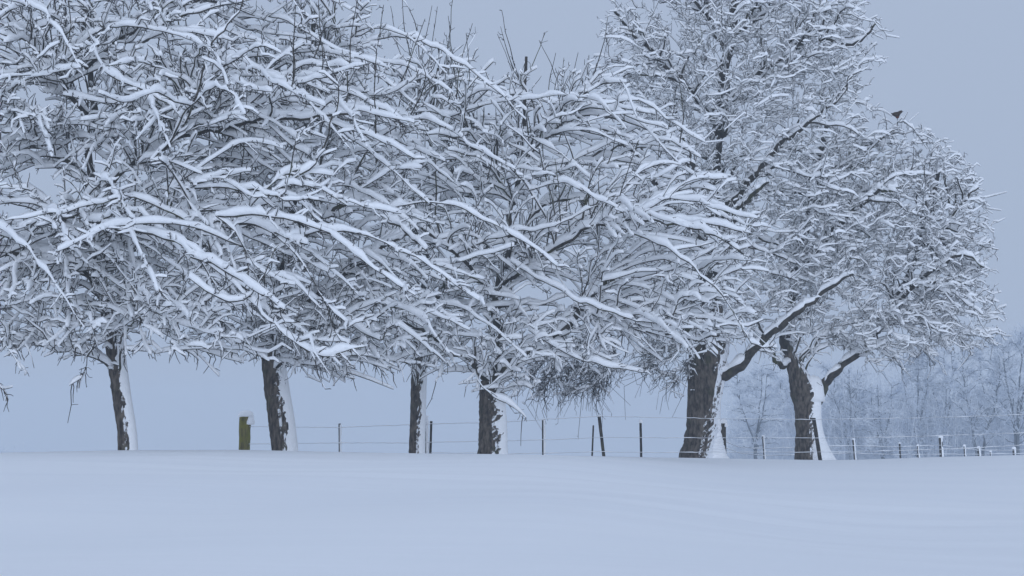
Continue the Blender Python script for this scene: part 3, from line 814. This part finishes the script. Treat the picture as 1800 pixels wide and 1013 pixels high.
FRONT_POSTS = [
    (431, 431, 731, 20, M_POST, 10, 2), (599, 597, 745, 4.2, M_STAKE, 0, 1), (750, 749, 732, 6, M_STAKE, 2, 1), (757, 758, 741, 4.5, M_STAKE, 0, 0),
    (955, 955, 737, 5.2, M_STAKE, 2, 1), (1040, 1043, 748, 3.2, M_STAKE, 0, 0), (1061, 1053, 731, 6, M_LIMB, 2, 0), (1126, 1126, 742, 4.4, M_STAKE, 5, 0),
    (1439, 1430, 733, 6.5, M_STAKE, 2, 0), (1850, 1850, 726, 7, M_POST, 4, 1)]
TOPW = [(434, 750), (597, 752), (719, 747), (757, 746), (889, 742), (955, 738), (1053, 732), (1150, 734), (1257, 736.5), (1432, 738), (1563, 736), (1700, 733), (1850, 727)]
MIDW = [(434, 781), (597, 779), (719, 779), (757, 778), (975, 773), (1055, 769), (1150, 770), (1245, 770), (1435, 770.5), (1560, 769), (1652, 766), (1850, 760)]
LOWW = [(757, 796), (889, 798), (960, 797), (1055, 794.5), (1150, 796), (1248, 795), (1437, 795), (1489, 795), (1600, 792), (1711, 788), (1850, 779)]
fence('wire_fence', 'three-wire fence with stakes running behind the row, thick mossy post at its left end', lambda px: 36.5 if px < 1100 else 36.5 + 0.0 * px, FRONT_POSTS, [TOPW, MIDW, LOWW], 'wire fences', 0.0032, 0.0062)
def back_d(px): return 42.0 + 22.0 * np.clip((px - 1271) / 500.0, 0, 1.1)
BACK_POSTS = [
    (1271, 1271, 743, 9.5, M_LIMB, 7, 2), (1342, 1341, 766, 3.4, M_STAKE, 1.5, 1), (1501, 1500, 772, 4, M_STAKE, 2, 1), (1581, 1581, 779, 3, M_STAKE, 1.5, 0),
    (1613, 1613, 783, 3, M_STAKE, 2, 1), (1653, 1653, 769, 6.5, M_STAKE, 4, 1), (1695, 1695, 784, 3.2, M_STAKE, 3, 1), (1720, 1720, 788, 4.5, M_STAKE, 4, 1), (1741, 1741, 794, 3, M_STAKE, 3, 1), (1782, 1782, 789, 5, M_STAKE, 4, 1)]
BW1 = [(1272, 775), (1300, 787), (1342, 789), (1420, 786), (1500, 784), (1581, 786), (1653, 783), (1720, 792), (1782, 792), (1830, 790)]
BW2 = [(1272, 786), (1300, 797), (1342, 801), (1420, 800), (1500, 797), (1581, 800), (1653, 799), (1720, 799), (1830, 797)]
fence('wire_fence', 'sagging snow-crusted fence of short posts receding at right behind the two big trees', back_d, BACK_POSTS, [BW1, BW2], 'wire fences', 0.005, 0.014)

# ------------------------------------------------------------------ bird at the top of the right-hand tree
def bird():
    c = P(1577, 199, 39.6)
    root = empty('bird', tuple(c + np.array([0, 0, -0.13]))); root.scale = (0.8, 0.8, 0.8)
    tag(root, 'brown bird with rusty belly perched high on the right-hand snowy tree', 'bird')
    m_back = noisy('brown_plumage', (0.035, 0.026, 0.022), (0.075, 0.052, 0.038), 30.0, 0.9)
    m_belly = noisy('rusty_plumage', (0.11, 0.035, 0.020), (0.17, 0.060, 0.032), 30.0, 0.9)
    m_beak = noisy('beak', (0.02, 0.02, 0.02), (0.04, 0.04, 0.035), 40.0, 0.5)
    sp = catmull([(-0.15, 0, -0.01), (-0.08, 0, -0.005), (0.0, 0, -0.02), (0.06, 0, 0.015), (0.10, 0, 0.055), (0.135, 0, 0.075), (0.155, 0, 0.078)], 26)
    rz = np.interp(np.linspace(0, 6, 26), range(7), [0.022, 0.065, 0.092, 0.084, 0.052, 0.042, 0.012])
    S = 14; a = np.arange(S) * 2 * np.pi / S
    v = sp[:, None, :] + np.stack([np.zeros((26, S)), 0.85 * rz[:, None] * np.cos(a), rz[:, None] * np.sin(a)], -1) + c
    g = Geo(); g.add(v.reshape(-1, 3), grid_faces(1, 26, S, True))
    g.f.append(np.array([[i, (i + 1) % S, (i + 2) % S] for i in range(0, S - 2)])); g.f.append(np.array([[25 * S + i, 25 * S + (i + 1) % S, 25 * S + (i + 2) % S] for i in range(0, S - 2)]))
    g.build('body', m_back, root)
    def wedge(name, pts, th, mat, parent=root):
        p = np.array(pts) + c; q = p.copy(); p[:, 1] -= th; q[:, 1] += th; n = len(p)
        g = Geo(); vv = np.vstack([p, q]); fs = [[i, (i + 1) % n, n + (i + 1) % n, n + i] for i in range(n)]
        g.add(vv, np.array(fs)); g.f.append(np.array([[0, i, i + 1] for i in range(1, n - 1)] + [[n, n + i + 1, n + i] for i in range(1, n - 1)]))
        return g.build(name, mat, parent, smooth=False)
    for k in range(4): wedge('tail_feather', [(-0.11, 0, 0.02 - 0.012 * k), (-0.175 - 0.010 * (k % 2), 0, 0.035 - 0.028 * k), (-0.175, 0, 0.018 - 0.028 * k), (-0.11, 0, -0.005 - 0.012 * k)], 0.010 + 0.002 * k, m_back)
    for sy in (-1, 1):
        pts = np.array([(0.07, 0, 0.035), (-0.02, 0, 0.055), (-0.12, 0, 0.035), (-0.18, 0, 0.0), (-0.10, 0, -0.03), (0.0, 0, -0.045), (0.06, 0, -0.02)]) + np.array([0, sy * 0.062, 0])
        wedge('wing', pts, 0.006, m_back)
    g = Geo(); dome(g, c + np.array([0.005, 0, -0.03]), 0.062, 0.06, -0.10, seed=3); g.build('belly', m_belly, root)
    wedge('beak', [(0.150, 0, 0.088), (0.192, 0, 0.074), (0.150, 0, 0.066)], 0.008, m_beak)
    for sy in (-1, 1):
        g = Geo(); dome(g, c + np.array([0.135, sy * 0.03, 0.082]), 0.008, 0.008, 0.008); g.build('eye', m_beak, root)
        g = Geo(); p = np.array([c + np.array([-0.005, sy * 0.02, -0.10]), c + np.array([0.0, sy * 0.02, -0.15]), c + np.array([0.002, sy * 0.02, -0.19])])
        tubes(g, p[None], np.full((1, 3), 0.006), 5); g.build('leg', m_beak, root)
    # the twig it sits on
    return c
bird()

# ------------------------------------------------------------------ frosted wood beyond the field, on the right
class FarTree:
    def __init__(s, px, D, top_py, spread, label, seed, fork=0):
        r = np.random.default_rng(seed)
        x = (px - 900) / FPX * D; zg = float(terrain(x, D))
        H = P(px, top_py, D)[2] - zg; sp = spread * D / FPX
        root = empty('far_tree', (x, D, zg)); tag(root, label, 'tree', 'hazy frosted trees beyond the field')
        base = np.array([x, D, zg - 0.2])
        gt, gl, gs = Geo(), Geo(), Geo()
        stems = []; habit = r.uniform(0.35, 1.3)
        nst = 2 if fork else 3
        for k in range(nst):
            dx = ((-1 if k == 0 else 1) * 0.13 * H if nst == 2 else (k - 1) * 0.11 * H) + 0.04 * H * r.normal()
            st = catmull([base + np.array([0.15 * k, 0, 0]), base + np.array([(0.3 if nst == 2 else 0.12) * dx, 0.2 * r.normal(), 0.35 * H]), base + np.array([0.8 * dx, 0.3 * r.normal(), 0.7 * H]), base + np.array([dx, 0, H * 0.97])], 14)
            st[1:, :2] += r.normal(size=(13, 2)) * 0.05
            tubes(gt, st[None], np.linspace(0.14 if nst == 2 else 0.10, 0.02, 14)[None] * H / 10, 7, 0.05); stems.append(st)
        B, Bd = [], []
        nb = 52
        for k in range(nb):
            st = stems[k % nst]; u = r.uniform(0.22, 0.97) * 13; i = int(u); p = st[i] + (st[min(i + 1, 13)] - st[i]) * (u - i)
            az = r.uniform(0, 2 * np.pi); hgt = (p[2] - zg) / H
            L = sp * (1.15 - 0.75 * hgt) * r.uniform(0.6, 1.1)
            d = np.array([math.cos(az), math.sin(az), 0]); up = r.uniform(0.5, 1.2) * habit
            pts = catmull([p, p + d * L * 0.5 + np.array([0, 0, L * 0.45 * up]), p + d * L + np.array([0, 0, L * 0.75 * up - 0.1 * L])], 8)
            pts[1:] += r.normal(size=(7, 3)) * 0.05
            B.append(pts)
        B = np.array(B); tubes(gl, B, np.linspace(0.040, 0.016, 8)[None] * np.ones((len(B), 1)), 4)
        n2 = 10; par = np.repeat(np.arange(len(B)), n2); u = r.uniform(1, 6.99, len(par)); i = u.astype(int)
        p = B[par, i]; td = norm(B[par, i + 1] - B[par, i])
        d = norm(0.8 * td + 0.8 * norm(r.normal(size=p.shape)) + np.array([0, 0, 0.25])); L = r.uniform(0.4, 1.3, len(par))[:, None] * min(1.0, sp / 2.2)
        b2 = np.stack([p, p + d * L * 0.35, p + d * L * 0.7 + r.normal(size=p.shape) * 0.05, p + d * L + r.normal(size=p.shape) * 0.10], 1)
        tubes(gs, b2, np.full((len(par), 4), 0.024) * np.array([1.1, 1, 0.9, 0.7]), 3)
        m = len(par) * 6; j = r.integers(0, len(par), m); k = r.integers(0, 3, m); f = r.random((m, 1))
        p = b2[j, k] * (1 - f) + b2[j, k + 1] * f; td = norm(b2[j, k + 1] - b2[j, k])
        d = norm(0.7 * td + norm(r.normal(size=p.shape)) + np.array([0, 0, 0.2])); L = r.uniform(0.15, 0.55, m)[:, None]
        b3 = np.stack([p, p + d * L * 0.5, p + d * L + r.normal(size=p.shape) * 0.06], 1)
        tubes(gs, b3, np.full((m, 3), 0.017), 3)
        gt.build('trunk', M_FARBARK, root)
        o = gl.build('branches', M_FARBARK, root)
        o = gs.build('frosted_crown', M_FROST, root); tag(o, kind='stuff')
FAR = [
    (1326, 150, 640, 52, 0, 'hazy frosted young tree seen between the two thickest dark trunks'),
    (1492, 158, 640, 55, 0, 'hazy frosted tree just right of the forked trunk'),
    (1549, 150, 665, 46, 0, 'small hazy frosted tree with one straight dark stem behind the wires'),
    (1607, 162, 612, 62, 0, 'hazy frosted tree standing behind the row of short posts'),
    (1660, 170, 606, 60, 0, 'pale hazy tree beyond the snow-capped short post'),
    (1716, 150, 622, 62, 1, 'hazy frosted tree with trunk forked low, near the right edge'),
    (1784, 148, 572, 66, 0, 'tallest hazy frosted tree, cut by the right edge'),
    (1400, 172, 655, 48, 0, 'faint frosted tree mostly hidden behind the forked trunk'),
    (1750, 172, 590, 60, 0, 'faint hazy tree between the low-forked one and the tallest one'),
    (1850, 165, 560, 66, 0, 'hazy tree whose branches just enter at the right edge')]
for k, (px, D, py, spd, fk, lab) in enumerate(FAR): FarTree(px, D, py, spd, lab, 900 + k, fk)

def thicket(name, label, xa, xb, D0, D1, hpy, n, seed, parent_mat=M_FROST):
    r = np.random.default_rng(seed); g = Geo()
    px = r.uniform(xa, xb, n); D = r.uniform(D0, D1, n); x = (px - 900) / FPX * D; z = terrain(x, D)
    hmax = np.array([P(a, np.interp(a, *hpy), d)[2] for a, d in zip(px, D)]) - z
    h = hmax * np.clip(r.normal(0.72, 0.2, n), 0.25, 1.05)
    b = np.stack([x, D, z], -1); d = norm(np.stack([r.normal(0, 0.22, n), r.normal(0, 0.22, n), np.ones(n)], -1))
    K = 6; q = np.linspace(0, 1, K)[None, :, None]
    st = b[:, None] + q * d[:, None] * h[:, None, None] + q ** 2 * r.normal(size=(n, 1, 3)) * 0.5 + r.normal(size=(n, K, 3)) * 0.07
    tubes(g, st, np.full((n, K), 0.03) * np.linspace(1.1, 0.4, K), 3)
    m = n * 16; j = r.integers(0, n, m); u = r.uniform(0.8, K - 1.01, m); i = u.astype(int); f = (u - i)[:, None]
    p = st[j, i] * (1 - f) + st[j, i + 1] * f
    dd = norm(norm(r.normal(size=(m, 3))) + np.array([0, 0, 0.65])); L = r.uniform(0.3, 1.2, m)[:, None]
    tw = np.stack([p, p + dd * L * 0.5, p + dd * L + r.normal(size=(m, 3)) * 0.12], 1)
    tubes(g, tw, np.full((m, 3), 0.017), 3)
    o = g.build(name, parent_mat, origin=(float(x.mean()), float(D.mean()), float(z.mean())))
    return tag(o, label, 'thicket', kind='stuff')
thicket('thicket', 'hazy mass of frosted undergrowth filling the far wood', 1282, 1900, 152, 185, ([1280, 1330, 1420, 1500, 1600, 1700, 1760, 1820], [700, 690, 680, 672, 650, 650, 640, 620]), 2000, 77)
thicket('bush', 'very faint snowy bush low at the left edge of the field', -60, 46, 235, 250, ([-60, 0, 25, 48], [770, 776, 783, 794]), 60, 78)

# ------------------------------------------------------------------ haze
g = Geo()
X0, X1, Y0, Y1, Z0, Z1 = -335.0, 335.0, -50.0, 345.0, -4.0, 17.0
v = np.array([(x, y, z) for z in (Z0, Z1) for y in (Y0, Y1) for x in (X0, X1)])
g.add(v, np.array([[0, 2, 3, 1], [4, 5, 7, 6], [0, 1, 5, 4], [2, 6, 7, 3], [0, 4, 6, 2], [1, 3, 7, 5]]))
m = bpy.data.materials.new('haze_air'); m.use_nodes = True
t = m.node_tree; t.nodes.clear()
o = t.nodes.new('ShaderNodeOutputMaterial'); pv = t.nodes.new('ShaderNodeVolumePrincipled')
pv.inputs['Color'].default_value = (0.80, 0.90, 1.0, 1)
pv.inputs['Density'].default_value = 0.0019
t.links.new(pv.outputs[0], o.inputs['Volume'])
haze = g.build('haze', m, smooth=False)
tag(haze, 'pale winter haze hanging over the field', 'haze', kind='stuff')
